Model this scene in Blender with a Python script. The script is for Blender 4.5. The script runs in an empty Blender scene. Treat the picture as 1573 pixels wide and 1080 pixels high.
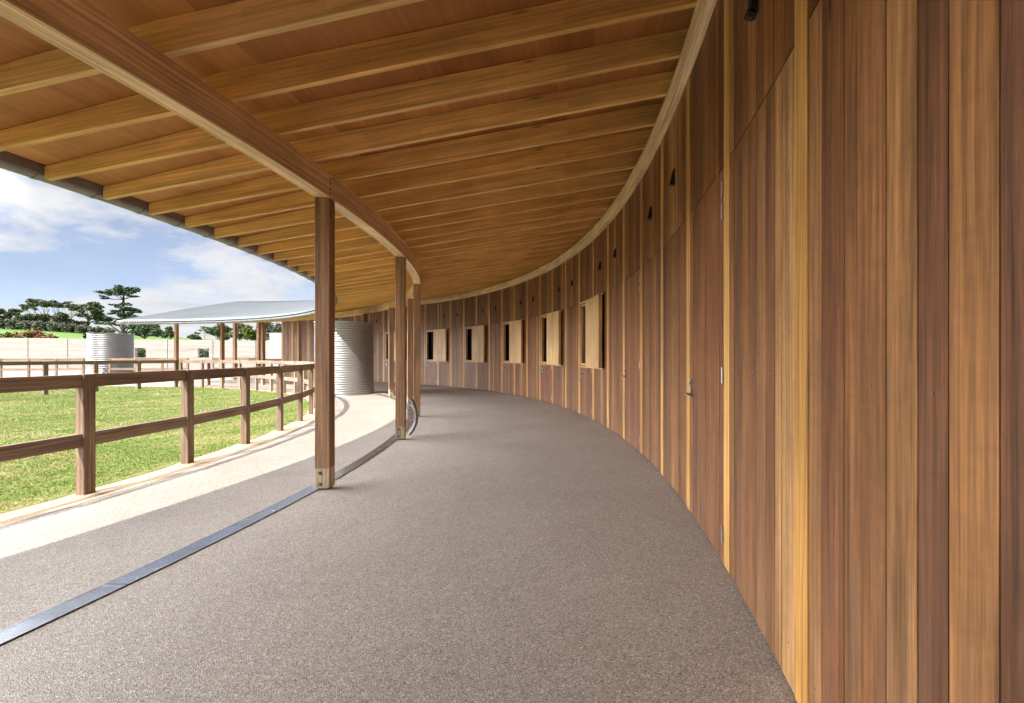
import bpy, math, random
import numpy as np
from mathutils import Vector
R_ = math.radians
C = bpy.context.scene.collection
rnd = random.Random(7)

# ------------------------------------------------------------------ layout
CX, CY = -21.53, 2.61          # centre of the curved building
RW = 22.27                     # face of the timber wall
RP0, RP1 = 18.805, 18.945      # post / beam faces
RE = 17.20                     # rafter ends (eave)
RF = 16.72                     # paddock fence
ZB, ZBT = 2.84, 3.073          # beam underside / top
SL = 0.2286                    # slope of rafter underside
STEP = 2.777                   # one bay, degrees
T0 = 53.05                     # batten 0
TEND = 79.5                    # end of the timber wall
TROOF = 89.4                   # end of the roof
TBACK = -72.0
TBAY = -34.0                   # nothing but the bare shell is built farther round, behind the camera
def batt(k): return T0 - STEP * k
def pol(r, t, z=0.0):
    a = R_(t)
    return Vector((CX + r * math.cos(a), CY + r * math.sin(a), z))
def rad(t): return Vector((math.cos(R_(t)), math.sin(R_(t)), 0))
def tan(t): return Vector((-math.sin(R_(t)), math.cos(R_(t)), 0))
def rbot(r): return ZBT + SL * (r - 18.94)               # rafter underside
def rtop(r): return rbot(r) + (.105 + .10 * (r - RE) / 1.6 if r < 18.9 else .205 + .004 * (r - 18.9))   # lining underside
def rroof(r):
    d = r - RE
    return rtop(RE) + .048 + .285 * d - .0049 * d * d
UP = Vector((0, 0, 1))

# ------------------------------------------------------------------ mesh builder
class MB:
    def __init__(s): s.v = []; s.f = []; s.m = []; s.uv = []; s.sm = []
    def face(s, pts, uvs=None, m=0, smooth=False):
        n = len(s.v); s.v += [tuple(p) for p in pts]
        s.f.append(tuple(range(n, n + len(pts)))); s.m.append(m); s.sm.append(smooth)
        s.uv.append(uvs or [(0, 0)] * len(pts))
    def mesh_faces(s, verts, faces, uvs=None, m=0, smooth=False):
        n = len(s.v); s.v += [tuple(p) for p in verts]
        for i, f in enumerate(faces):
            s.f.append(tuple(n + k for k in f)); s.m.append(m); s.sm.append(smooth)
            s.uv.append(uvs[i] if uvs else [(0, 0)] * len(f))
    def box(s, o, a, b, c, grain=0, m=0, off=None):
        """box from corner o with edge vectors a, b, c; uv.x runs along the grain edge"""
        o = Vector(o); e = [Vector(a), Vector(b), Vector(c)]; L = [x.length for x in e]
        P = []
        for i in range(8):
            P.append(o + e[0] * (i & 1) + e[1] * ((i >> 1) & 1) + e[2] * ((i >> 2) & 1))
        F = [(0, 2, 3, 1), (4, 5, 7, 6), (0, 1, 5, 4), (2, 6, 7, 3), (0, 4, 6, 2), (1, 3, 7, 5)]
        if e[0].cross(e[1]).dot(e[2]) < 0: F = [tuple(reversed(f)) for f in F]
        ou, ov = off if off else (rnd.uniform(0, 90), rnd.uniform(0, 90))
        oth = [i for i in range(3) if i != grain]
        U = []
        for f in F:
            u = []
            for k in f:
                q = [(k & 1) * L[0], ((k >> 1) & 1) * L[1], ((k >> 2) & 1) * L[2]]
                u.append((ou + q[grain], ov + q[oth[0]] + q[oth[1]]))
            U.append(u)
        s.mesh_faces(P, F, U, m)
    def cyl(s, p0, p1, r0, r1=None, n=10, m=0, caps=True, smooth=True):
        p0 = Vector(p0); p1 = Vector(p1); r1 = r0 if r1 is None else r1
        d = (p1 - p0).normalized(); x = d.orthogonal().normalized(); y = d.cross(x); L = (p1 - p0).length
        A = [p0 + (x * math.cos(2 * math.pi * i / n) + y * math.sin(2 * math.pi * i / n)) * r0 for i in range(n)]
        B = [p1 + (x * math.cos(2 * math.pi * i / n) + y * math.sin(2 * math.pi * i / n)) * r1 for i in range(n)]
        fs = [(i, (i + 1) % n, n + (i + 1) % n, n + i) for i in range(n)]
        uv = [[(0, i * .05), (0, i * .05 + .05), (L, i * .05 + .05), (L, i * .05)] for i in range(n)]
        s.mesh_faces(A + B, fs, uv, m, smooth)
        if caps:
            s.face(list(reversed(A)), None, m); s.face(B, None, m)
    def tube(s, pts, radii, n=8, m=0, smooth=True):
        for i in range(len(pts) - 1):
            s.cyl(pts[i], pts[i + 1], radii[i], radii[i + 1], n, m, caps=(i in (0, len(pts) - 2)), smooth=smooth)
    def sweep(s, prof, t0, t1, n, m=0, smooth=False, closed=True, grain_r=18.9):
        """sweep a (r, z) section round the centre of the building"""
        k = len(prof); V = []
        for i in range(n + 1):
            t = t0 + (t1 - t0) * i / n
            V += [pol(r, t, z) for r, z in prof]
        cum = [0]
        for j in range(k):
            a, b = prof[j], prof[(j + 1) % k]; cum.append(cum[-1] + math.hypot(a[0] - b[0], a[1] - b[1]))
        F = []; U = []; ou = rnd.uniform(0, 50); ov = rnd.uniform(0, 50)
        for i in range(n):
            for j in range(k if closed else k - 1):
                j2 = (j + 1) % k
                F.append((i * k + j, i * k + j2, (i + 1) * k + j2, (i + 1) * k + j))
                s0 = R_((t1 - t0) * i / n) * grain_r; s1 = R_((t1 - t0) * (i + 1) / n) * grain_r
                U.append([(ou + s0, ov + cum[j]), (ou + s0, ov + cum[j + 1]), (ou + s1, ov + cum[j + 1]), (ou + s1, ov + cum[j])])
        if closed:
            F.append(tuple(reversed(range(k)))); F.append(tuple(n * k + j for j in range(k)))
            U.append([(0, 0)] * k); U.append([(0, 0)] * k)
        s.mesh_faces(V, F, U, m, smooth)
    def build(s, name, mats, parent=None, loc=None):
        me = bpy.data.meshes.new(name)
        loc = Vector(loc) if loc is not None else Vector((0, 0, 0))
        me.from_pydata([tuple(Vector(p) - loc) for p in s.v], [], s.f)
        for mm in (mats if isinstance(mats, (list, tuple)) else [mats]): me.materials.append(mm)
        uvl = me.uv_layers.new(name='UVMap')
        flat = np.array([c for f in s.uv for p in f for c in p], dtype=np.float32)
        uvl.data.foreach_set('uv', flat)
        me.polygons.foreach_set('material_index', s.m)
        me.polygons.foreach_set('use_smooth', s.sm)
        me.update()
        o = bpy.data.objects.new(name, me); C.objects.link(o); o.location = loc
        if parent is not None: o.parent = parent
        return o
def bevel(o, w=0.004, seg=1):
    b = o.modifiers.new('Bevel', 'BEVEL'); b.width = w; b.segments = seg; b.limit_method = 'ANGLE'; b.angle_limit = R_(40)
    return o
def empty(name, loc=(0, 0, 0)):
    o = bpy.data.objects.new(name, None); C.objects.link(o); o.location = loc; o.empty_display_size = .2
    return o
def tag(o, label=None, cat=None, group=None, kind=None):
    if label: o['label'] = label
    if cat: o['category'] = cat
    if group: o['group'] = group
    if kind: o['kind'] = kind
    return o

# ------------------------------------------------------------------ materials
def newmat(name):
    m = bpy.data.materials.new(name); m.use_nodes = True
    nt = m.node_tree
    for n in list(nt.nodes): nt.nodes.remove(n)
    out = nt.nodes.new('ShaderNodeOutputMaterial'); bs = nt.nodes.new('ShaderNodeBsdfPrincipled')
    nt.links.new(bs.outputs[0], out.inputs[0])
    return m, nt, bs
def N(nt, typ, **kw):
    n = nt.nodes.new(typ)
    for k, v in kw.items():
        if k.startswith('i_'):
            n.inputs[k[2:].replace('_', ' ')].default_value = v
        else: setattr(n, k, v)
    return n
def L(nt, a, b): nt.links.new(a, b)
def ramp(nt, fac, stops, interp='LINEAR'):
    r = nt.nodes.new('ShaderNodeValToRGB'); r.color_ramp.interpolation = interp
    els = r.color_ramp.elements
    while len(els) < len(stops): els.new(.5)
    for e, (p, c) in zip(els, stops): e.position = p; e.color = (c[0], c[1], c[2], 1)
    L(nt, fac, r.inputs[0]); return r.outputs[0]
def mix(nt, fac, a, b, mode='MIX'):
    n = nt.nodes.new('ShaderNodeMix'); n.data_type = 'RGBA'; n.blend_type = mode
    for sock, v in ((n.inputs[0], fac), (n.inputs[6], a), (n.inputs[7], b)):
        if isinstance(v, (int, float)): sock.default_value = v
        elif isinstance(v, tuple): sock.default_value = (v[0], v[1], v[2], 1)
        else: L(nt, v, sock)
    return n.outputs[2]
def math_(nt, op, a, b=0.0):
    n = nt.nodes.new('ShaderNodeMath'); n.operation = op
    for i, v in enumerate((a, b)):
        if isinstance(v, (int, float)): n.inputs[i].default_value = v
        else: L(nt, v, n.inputs[i])
    return n.outputs[0]
def noise(nt, vec, scale=1, detail=3, rough=.5, dist=0.0):
    n = N(nt, 'ShaderNodeTexNoise'); n.inputs['Scale'].default_value = scale; n.inputs['Detail'].default_value = detail
    n.inputs['Roughness'].default_value = rough; n.inputs['Distortion'].default_value = dist
    if vec is not None: L(nt, vec, n.inputs['Vector'])
    return n
def mapping(nt, vec, scale=(1, 1, 1), loc=(0, 0, 0)):
    n = N(nt, 'ShaderNodeMapping'); n.inputs['Scale'].default_value = scale; n.inputs['Location'].default_value = loc
    L(nt, vec, n.inputs['Vector']); return n.outputs[0]
def bump(nt, bs, h, strength=.3, dist=.01):
    b = N(nt, 'ShaderNodeBump'); b.inputs['Strength'].default_value = strength; b.inputs['Distance'].default_value = dist
    L(nt, h, b.inputs['Height']); L(nt, b.outputs[0], bs.inputs['Normal'])

def wood(name, tones, contrast=.45, streak=.5, rough=.55, weather=None, knots=.0, objrand=True, lam=0.0, spec=.35, grainscale=1.0, wave=.7, fine=.3, curl=0.0):
    """boards: uv.x along the grain in metres, uv.y across; every loose piece takes its own tone"""
    m, nt, bs = newmat(name)
    uv = N(nt, 'ShaderNodeUVMap'); uv.uv_map = 'UVMap'
    geo = N(nt, 'ShaderNodeNewGeometry'); oi = N(nt, 'ShaderNodeObjectInfo')
    r = geo.outputs['Random Per Island']
    if objrand: r = math_(nt, 'FRACT', math_(nt, 'ADD', r, oi.outputs['Random']))
    comb = N(nt, 'ShaderNodeCombineXYZ'); L(nt, math_(nt, 'MULTIPLY', r, 37.0), comb.inputs[2])
    vadd = N(nt, 'ShaderNodeVectorMath'); vadd.operation = 'ADD'; L(nt, uv.outputs[0], vadd.inputs[0]); L(nt, comb.outputs[0], vadd.inputs[1])
    V = vadd.outputs[0]
    n = len(tones)
    base = ramp(nt, r, [((i + .5) / n, c) for i, c in enumerate(tones)])
    if lam > 0:   # finger-jointed lengths of slightly different tone
        br = N(nt, 'ShaderNodeTexBrick'); br.inputs['Scale'].default_value = 1
        br.inputs['Color1'].default_value = (.74, .70, .66, 1); br.inputs['Color2'].default_value = (1.12, 1.12, 1.12, 1)
        br.inputs['Mortar'].default_value = (.72, .68, .62, 1); br.inputs['Mortar Size'].default_value = .0011
        br.inputs['Brick Width'].default_value = 1.35; br.inputs['Row Height'].default_value = lam; br.offset = .37
        L(nt, V, br.inputs['Vector'])
        base = mix(nt, .5, base, br.outputs['Color'], 'MULTIPLY')
    g1 = noise(nt, mapping(nt, V, (.55 * grainscale, 11 * grainscale, 1)), 1, 5, .55, 1.6).outputs[0]
    g2 = noise(nt, mapping(nt, V, (5, 190, 1)), 1, 3, .6).outputs[0]
    g3 = noise(nt, mapping(nt, V, (1.1, 2.2, 1)), 1, 3, .5, .6).outputs[0]
    wv = N(nt, 'ShaderNodeTexWave'); wv.wave_type = 'BANDS'; wv.bands_direction = 'Y'
    wv.inputs['Scale'].default_value = 9 * grainscale; wv.inputs['Distortion'].default_value = 6; wv.inputs['Detail'].default_value = 2
    wv.inputs['Detail Scale'].default_value = .6
    L(nt, mapping(nt, V, (.22, 1, 1)), wv.inputs['Vector'])
    s1 = ramp(nt, g1, [(.30, (1 - contrast,) * 3), (.5, (1, 1, 1)), (.72, (1 + contrast * .7,) * 3)])
    s2 = ramp(nt, g2, [(.3, (1 - streak * .45,) * 3), (.7, (1 + streak * .35,) * 3)])
    s3 = ramp(nt, g3, [(.3, (.80, .78, .77)), (.7, (1.16, 1.17, 1.18))])
    s4 = ramp(nt, wv.outputs[0], [(.1, (.84, .82, .80)), (.9, (1.10, 1.10, 1.10))])
    g4 = noise(nt, mapping(nt, V, (.9, 52, 1)), 1, 4, .65, .5).outputs[0]
    g5 = noise(nt, mapping(nt, V, (16, 9, 1)), 1, 3, .6, 1.2).outputs[0]
    base = mix(nt, 1, base, ramp(nt, g4, [(.34, (1 - fine * .9,) * 3), (.5, (1, 1, 1)), (.66, (1 + fine * .8,) * 3)]), 'MULTIPLY')
    if curl: base = mix(nt, curl, base, ramp(nt, g5, [(.36, (.72, .70, .68)), (.5, (1, 1, 1)), (.66, (1.35, 1.32, 1.28))]), 'MULTIPLY')
    col = mix(nt, 1, base, s1, 'MULTIPLY'); col = mix(nt, 1, col, s2, 'MULTIPLY'); col = mix(nt, 1, col, s3, 'MULTIPLY'); col = mix(nt, wave, col, s4, 'MULTIPLY')
    if knots > 0:
        vo = N(nt, 'ShaderNodeTexVoronoi'); vo.voronoi_dimensions = '2D'; vo.inputs['Scale'].default_value = 1
        L(nt, mapping(nt, V, (.42, 2.0, 1)), vo.inputs['Vector'])
        kn = ramp(nt, vo.outputs['Distance'], [(.0, (.06, .05, .04)), (.014, (.2, .15, .12)), (.026, (.75, .7, .66)), (.045, (1, 1, 1))])
        col = mix(nt, knots, col, kn, 'MULTIPLY')
    if weather:
        pos = N(nt, 'ShaderNodeSeparateXYZ'); L(nt, geo.outputs['Position'], pos.inputs[0])
        wn = noise(nt, mapping(nt, V, (1.1, 16, 1)), 1, 4, .6, .4).outputs[0]
        lowz = N(nt, 'ShaderNodeMapRange'); lowz.inputs[1].default_value = weather[1]; lowz.inputs[2].default_value = 0.0
        lowz.inputs[3].default_value = 0.0; lowz.inputs[4].default_value = 1.0; L(nt, pos.outputs[2], lowz.inputs[0])
        wm = math_(nt, 'MULTIPLY', lowz.outputs[0], ramp(nt, wn, [(.36, (0, 0, 0)), (.66, (1, 1, 1))]))
        wm = math_(nt, 'MULTIPLY', wm, weather[2])
        col = mix(nt, wm, col, weather[0])
    L(nt, col, bs.inputs['Base Color'])
    rr = N(nt, 'ShaderNodeMapRange'); rr.inputs[3].default_value = rough - .1; rr.inputs[4].default_value = rough + .15; L(nt, g1, rr.inputs[0])
    L(nt, rr.outputs[0], bs.inputs['Roughness']); bs.inputs['Specular IOR Level'].default_value = spec
    bump(nt, bs, math_(nt, 'ADD', g2, math_(nt, 'MULTIPLY', g1, .6)), .25, .002)
    return m

def plain(name, col, rough=.5, metal=0.0, var=.12, scale=8, spec=.5, bmp=0.0, coord='Object'):
    m, nt, bs = newmat(name)
    tc = N(nt, 'ShaderNodeTexCoord')
    n = noise(nt, tc.outputs[coord], scale, 5, .6).outputs[0]
    c = mix(nt, 1, tuple(col), ramp(nt, n, [(.3, (1 - var,) * 3), (.7, (1 + var,) * 3)]), 'MULTIPLY')
    L(nt, c, bs.inputs['Base Color']); bs.inputs['Metallic'].default_value = metal; bs.inputs['Specular IOR Level'].default_value = spec
    rr = N(nt, 'ShaderNodeMapRange'); rr.inputs[3].default_value = max(.03, rough - .08); rr.inputs[4].default_value = rough + .1
    L(nt, n, rr.inputs[0]); L(nt, rr.outputs[0], bs.inputs['Roughness'])
    if bmp: bump(nt, bs, n, bmp, .01)
    return m

M = {}
M['clad'] = wood('clad_timber', [(.188, .073, .023), (.236, .102, .034), (.118, .048, .020), (.205, .084, .027), (.270, .130, .046), (.142, .061, .027), (.222, .087, .026), (.165, .072, .030), (.195, .080, .026), (.240, .104, .034), (.380, .210, .078), (.155, .058, .020), (.105, .048, .025), (.212, .091, .029)],
                 contrast=.42, streak=.65, rough=.55, weather=((.22, .165, .125), 1.4, .34), knots=.95, spec=.4, fine=.28, curl=.22)
M['door'] = wood('door_timber', [(.190, .073, .028), (.225, .090, .033), (.158, .060, .025), (.200, .080, .030), (.240, .108, .040)],
                 contrast=.45, streak=.55, rough=.5, weather=((.22, .17, .145), 1.2, .35), knots=.2, spec=.4, fine=.4, curl=.35)
M['batten'] = wood('yellow_batten', [(.50, .265, .070), (.56, .31, .095), (.47, .24, .060)], contrast=.3, streak=.35, rough=.5, spec=.4)
M['rafter'] = wood('rafter_timber', [(.82, .53, .19), (.75, .455, .15), (.86, .59, .235), (.78, .49, .17)], contrast=.22, streak=.25, rough=.55, knots=.6, lam=.062, fine=.15, wave=.35)
M['beam'] = wood('beam_timber', [(.74, .48, .20)], contrast=.22, streak=.3, rough=.55, lam=.045, objrand=False)
M['plate'] = wood('pale_plate_timber', [(.78, .57, .27)], contrast=.25, streak=.35, rough=.5, lam=.09, objrand=False)
M['post'] = wood('post_timber', [(.38, .225, .125), (.35, .20, .11), (.41, .25, .14)], contrast=.4, streak=.5, rough=.6, knots=.3)
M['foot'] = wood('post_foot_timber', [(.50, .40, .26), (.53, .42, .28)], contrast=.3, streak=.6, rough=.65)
M['ply'] = wood('ply_lining', [(.52, .25, .080), (.44, .195, .060), (.57, .29, .10), (.37, .155, .048), (.49, .23, .075)], contrast=.16, streak=.1, wave=.15, fine=.08, rough=.5, grainscale=.5)
M['fence'] = wood('fence_timber', [(.25, .168, .112), (.225, .148, .096), (.275, .192, .135), (.235, .155, .105)], contrast=.5, streak=.7, rough=.7, knots=.3, weather=((.36, .31, .265), 1.3, .45))
M['shutter'] = wood('shutter_ply', [(.62, .41, .20), (.58, .375, .175)], contrast=.18, streak=.3, rough=.5, grainscale=.5)
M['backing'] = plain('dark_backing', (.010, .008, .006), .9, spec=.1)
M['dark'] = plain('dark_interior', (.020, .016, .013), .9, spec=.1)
M['black'] = plain('black_plastic', (.014, .014, .015), .45, spec=.5)
M['steel'] = plain('stainless_steel', (.36, .35, .33), .5, 1.0, .1)
M['grate'] = plain('grate_steel', (.60, .63, .68), .24, .9, .1, 5)
M['bolt'] = plain('bolt_steel', (.30, .29, .28), .4, 1.0, .15)
M['galv'] = plain('galvanised_steel', (.20, .202, .205), .42, .7, .12, 3)
M['gutter'] = plain('zinc_gutter', (.22, .215, .21), .5, .3, .15, 3)
M['bars'] = plain('stall_bar_steel', (.10, .105, .105), .45, .8)
M['tapblue'] = plain('blue_grey_plate', (.20, .31, .36), .4, .3)

def m_roof():
    m, nt, bs = newmat('corrugated_roof')
    tc = N(nt, 'ShaderNodeTexCoord')
    n = noise(nt, tc.outputs['Object'], .35, 5, .6).outputs[0]
    c = ramp(nt, n, [(.3, (.175, .195, .21)), (.7, (.225, .245, .26))])
    L(nt, c, bs.inputs['Base Color']); bs.inputs['Metallic'].default_value = .45; bs.inputs['Roughness'].default_value = .5
    return m
M['roof'] = m_roof()
M['galv_near'] = plain('silver_galvanised_steel', (.40, .40, .40), .40, .6, .10, 3)

def m_path():
    m, nt, bs = newmat('exposed_aggregate')
    tc = N(nt, 'ShaderNodeTexCoord'); P = tc.outputs['Object']
    v = N(nt, 'ShaderNodeTexVoronoi'); v.inputs['Scale'].default_value = 185; L(nt, P, v.inputs['Vector'])
    sp = N(nt, 'ShaderNodeSeparateColor'); L(nt, v.outputs['Color'], sp.inputs[0])
    c = ramp(nt, sp.outputs[0], [(.0, (.14, .118, .10)), (.14, (.25, .215, .185)), (.30, (.335, .293, .25)), (.5, (.375, .33, .282)), (.62, (.30, .252, .208)), (.80, (.39, .35, .305)), (.92, (.48, .445, .40)), (1, (.62, .59, .55))])
    v2 = N(nt, 'ShaderNodeTexVoronoi'); v2.inputs['Scale'].default_value = 80; L(nt, P, v2.inputs['Vector'])
    sp2 = N(nt, 'ShaderNodeSeparateColor'); L(nt, v2.outputs['Color'], sp2.inputs[0])
    c = mix(nt, .0, c, ramp(nt, sp2.outputs[1], [(0, (.45, .43, .42)), (.5, (1, 1, 1)), (1, (1.5, 1.47, 1.43))]), 'MULTIPLY')
    n = noise(nt, P, .55, 5, .6, .4).outputs[0]
    c = mix(nt, .85, c, ramp(nt, n, [(.3, (.86, .85, .85)), (.7, (1.12, 1.12, 1.11))]), 'MULTIPLY')
    n2 = noise(nt, P, 6, 4, .6).outputs[0]
    c = mix(nt, .5, c, ramp(nt, n2, [(.3, (.94, .94, .94)), (.7, (1.05, 1.05, 1.05))]), 'MULTIPLY')
    L(nt, c, bs.inputs['Base Color']); bs.inputs['Roughness'].default_value = .62; bs.inputs['Specular IOR Level'].default_value = .4
    bump(nt, bs, math_(nt, 'ADD', v.outputs['Distance'], sp.outputs[1]), .45, .004)
    return m
M['path'] = m_path()
def m_sand():
    m, nt, bs = newmat('sandy_edge')
    tc = N(nt, 'ShaderNodeTexCoord'); P = tc.outputs['Object']
    n = noise(nt, P, 60, 5, .7).outputs[0]; n2 = noise(nt, P, 4, 4, .6).outputs[0]
    c = ramp(nt, n, [(.3, (.30, .20, .125)), (.5, (.44, .32, .215)), (.72, (.56, .44, .32))])
    c = mix(nt, .7, c, ramp(nt, n2, [(.3, (.8, .8, .8)), (.7, (1.15, 1.15, 1.15))]), 'MULTIPLY')
    L(nt, c, bs.inputs['Base Color']); bs.inputs['Roughness'].default_value = .9
    bump(nt, bs, n, .5, .01); return m
M['sand'] = m_sand()
def grass_col(nt, P, greens, straw, sc=1.0):
    a = noise(nt, P, .9 * sc, 5, .65, .6).outputs[0]; b = noise(nt, P, 5.0 * sc, 4, .6).outputs[0]
    c = ramp(nt, b, [(.3, greens[0]), (.55, greens[1]), (.75, greens[2])])
    return mix(nt, ramp(nt, a, [(.45, (0, 0, 0)), (.68, (.75, .75, .75))]), c, straw)
def m_lawn():
    m, nt, bs = newmat('lawn_soil')
    geo = N(nt, 'ShaderNodeNewGeometry'); P = geo.outputs['Position']
    c = grass_col(nt, P, [(.11, .165, .030), (.145, .195, .045), (.175, .21, .065)], (.33, .28, .125))
    n = noise(nt, P, 45, 4, .7).outputs[0]
    c = mix(nt, .8, c, ramp(nt, n, [(.3, (.6, .6, .6)), (.7, (1.3, 1.3, 1.3))]), 'MULTIPLY')
    L(nt, c, bs.inputs['Base Color']); bs.inputs['Roughness'].default_value = .95; bs.inputs['Specular IOR Level'].default_value = .1
    bump(nt, bs, n, .7, .02); return m
M['lawn'] = m_lawn()
def m_blade():
    m, nt, bs = newmat('grass_blades')
    geo = N(nt, 'ShaderNodeNewGeometry'); P = geo.outputs['Position']
    c = grass_col(nt, P, [(.15, .215, .038), (.20, .255, .06), (.24, .28, .09)], (.38, .32, .15))
    c = mix(nt, 1, c, ramp(nt, geo.outputs['Random Per Island'], [(0, (.75, .77, .75)), (.6, (1.05, 1.05, 1.0)), (.9, (1.25, 1.2, 1.15)), (1, (1.7, 1.5, 1.6))]), 'MULTIPLY')
    L(nt, c, bs.inputs['Base Color']); bs.inputs['Roughness'].default_value = .6; bs.inputs['Specular IOR Level'].default_value = .25
    return m
M['blade'] = m_blade()
def m_field():
    m, nt, bs = newmat('field_grass')
    geo = N(nt, 'ShaderNodeNewGeometry'); P = geo.outputs['Position']
    a = noise(nt, mapping(nt, P, (.05, .2, 1)), 1, 5, .6, .5).outputs[0]; b = noise(nt, P, 2.5, 4, .6).outputs[0]
    c = ramp(nt, a, [(.3, (.085, .16, .035)), (.55, (.115, .20, .045)), (.75, (.17, .235, .075))])
    c = mix(nt, .7, c, ramp(nt, b, [(.3, (.75, .75, .75)), (.7, (1.2, 1.2, 1.2))]), 'MULTIPLY')
    L(nt, c, bs.inputs['Base Color']); bs.inputs['Roughness'].default_value = .95; bs.inputs['Specular IOR Level'].default_value = .1
    return m
M['field'] = m_field()
def m_earth():
    m, nt, bs = newmat('rammed_earth')
    geo = N(nt, 'ShaderNodeNewGeometry'); P = geo.outputs['Position']
    n = noise(nt, mapping(nt, P, (.35, .35, 7)), 1, 5, .65, .5).outputs[0]; n2 = noise(nt, P, 14, 4, .7).outputs[0]
    n3 = noise(nt, mapping(nt, P, (.15, .15, 22)), 1, 3, .6).outputs[0]
    c = ramp(nt, n, [(.28, (.35, .325, .295)), (.5, (.45, .425, .39)), (.7, (.51, .485, .45))])
    c = mix(nt, .6, c, ramp(nt, n2, [(.3, (.85, .84, .83)), (.7, (1.1, 1.1, 1.1))]), 'MULTIPLY')
    c = mix(nt, .5, c, ramp(nt, n3, [(.35, (.72, .70, .68)), (.5, (1, 1, 1))]), 'MULTIPLY')
    L(nt, c, bs.inputs['Base Color']); bs.inputs['Roughness'].default_value = .9
    bump(nt, bs, n2, .3, .02); return m
M['earth'] = m_earth()
def m_leaf(name, dark, mid, light):
    m, nt, bs = newmat(name)
    geo = N(nt, 'ShaderNodeNewGeometry')
    n = noise(nt, geo.outputs['Position'], .6, 3, .6).outputs[0]
    f = math_(nt, 'ADD', math_(nt, 'MULTIPLY', n, .55), math_(nt, 'MULTIPLY', geo.outputs['Random Per Island'], .45))
    c = ramp(nt, f, [(.25, dark), (.5, mid), (.75, light)])
    L(nt, c, bs.inputs['Base Color']); bs.inputs['Roughness'].default_value = .6; bs.inputs['Specular IOR Level'].default_value = .25
    return m
M['pine'] = m_leaf('pine_needles', (.050, .080, .046), (.082, .122, .065), (.13, .165, .095))
M['gum'] = m_leaf('gum_leaves', (.075, .095, .050), (.12, .142, .072), (.185, .20, .105))
M['olive'] = m_leaf('olive_leaves', (.085, .095, .065), (.14, .15, .105), (.21, .215, .155))
M['darkleaf'] = m_leaf('dark_bush_leaves', (.042, .056, .030), (.070, .086, .044), (.11, .125, .062))
M['russet'] = m_leaf('russet_leaves', (.13, .050, .020), (.22, .095, .038), (.29, .15, .06))
M['lime'] = m_leaf('lime_leaves', (.09, .12, .022), (.15, .18, .035), (.22, .24, .06))
M['bark'] = plain('bark', (.135, .10, .075), .9, var=.3, scale=3)
M['palebark'] = plain('pale_bark', (.42, .36, .29), .85, var=.25, scale=2)
M['darkbark'] = plain('dark_bark', (.055, .045, .038), .9, var=.3, scale=3)

# ------------------------------------------------------------------ ground
def sstep(a, b, x):
    x = min(1, max(0, (x - a) / (b - a))); return x * x * (3 - 2 * x)
def terrain(x, y):
    k = min(1.0, max(0.0, (y - 44) / 58.0)) ** 1.15
    hgt = max(0.0, 5.5 + .055 * (-101 - x))
    far = 1.0 - .6 * sstep(110, 400, y)
    return -.03 + k * min(hgt, 10) * far
def build_ground():
    xs = [-900, -600, -420, -300] + list(range(-240, 121, 8)) + [160, 240, 400, 700]
    ys = [-400, -200, -100, -50, 0, 20, 36, 40] + list(range(44, 130, 4)) + [140, 160, 200, 260, 340, 450, 700, 1200, 1800]
    mb = MB(); V = [(x, y, terrain(x, y)) for y in ys for x in xs]; n = len(xs)
    F = [(j * n + i, j * n + i + 1, (j + 1) * n + i + 1, (j + 1) * n + i) for j in range(len(ys) - 1) for i in range(n - 1)]
    mb.mesh_faces(V, F, None, 0, True)
    tag(mb.build('ground', M['field']), kind='structure')
build_ground()
def disc(name, r0, r1, z, mat, nr, nt_, rise=False, wob=0.0):
    mb = MB(); V = []; rs = [r0 + (r1 - r0) * i / nr for i in range(nr + 1)]
    for i, r in enumerate(rs):
        for j in range(nt_):
            w = 0
            if wob and i in (0, nr): w = wob * (math.sin(j * 1.7) + math.sin(j * .73 + 2) + math.sin(j * 3.1)) / 3
            p = pol(max(r + w, .001), 360 * j / nt_, z)
            if rise: p.z += .25 * sstep(24, 33, p.y)
            V.append(p)
    F = [(i * nt_ + j, (i + 1) * nt_ + j, (i + 1) * nt_ + (j + 1) % nt_, i * nt_ + (j + 1) % nt_) for i in range(nr) for j in range(nt_)]
    mb.mesh_faces(V, F, None, 0, True)
    return tag(mb.build(name, mat), kind='structure')
disc('path', 15.5, 40, 0.0, M['path'], 24, 240, True)
disc('lawn', 0.0, 16.62, 0.008, M['lawn'], 12, 360, False, .05)
disc('sand_strip', 16.45, 16.98, 0.004, M['sand'], 2, 420, False, .045)

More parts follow.
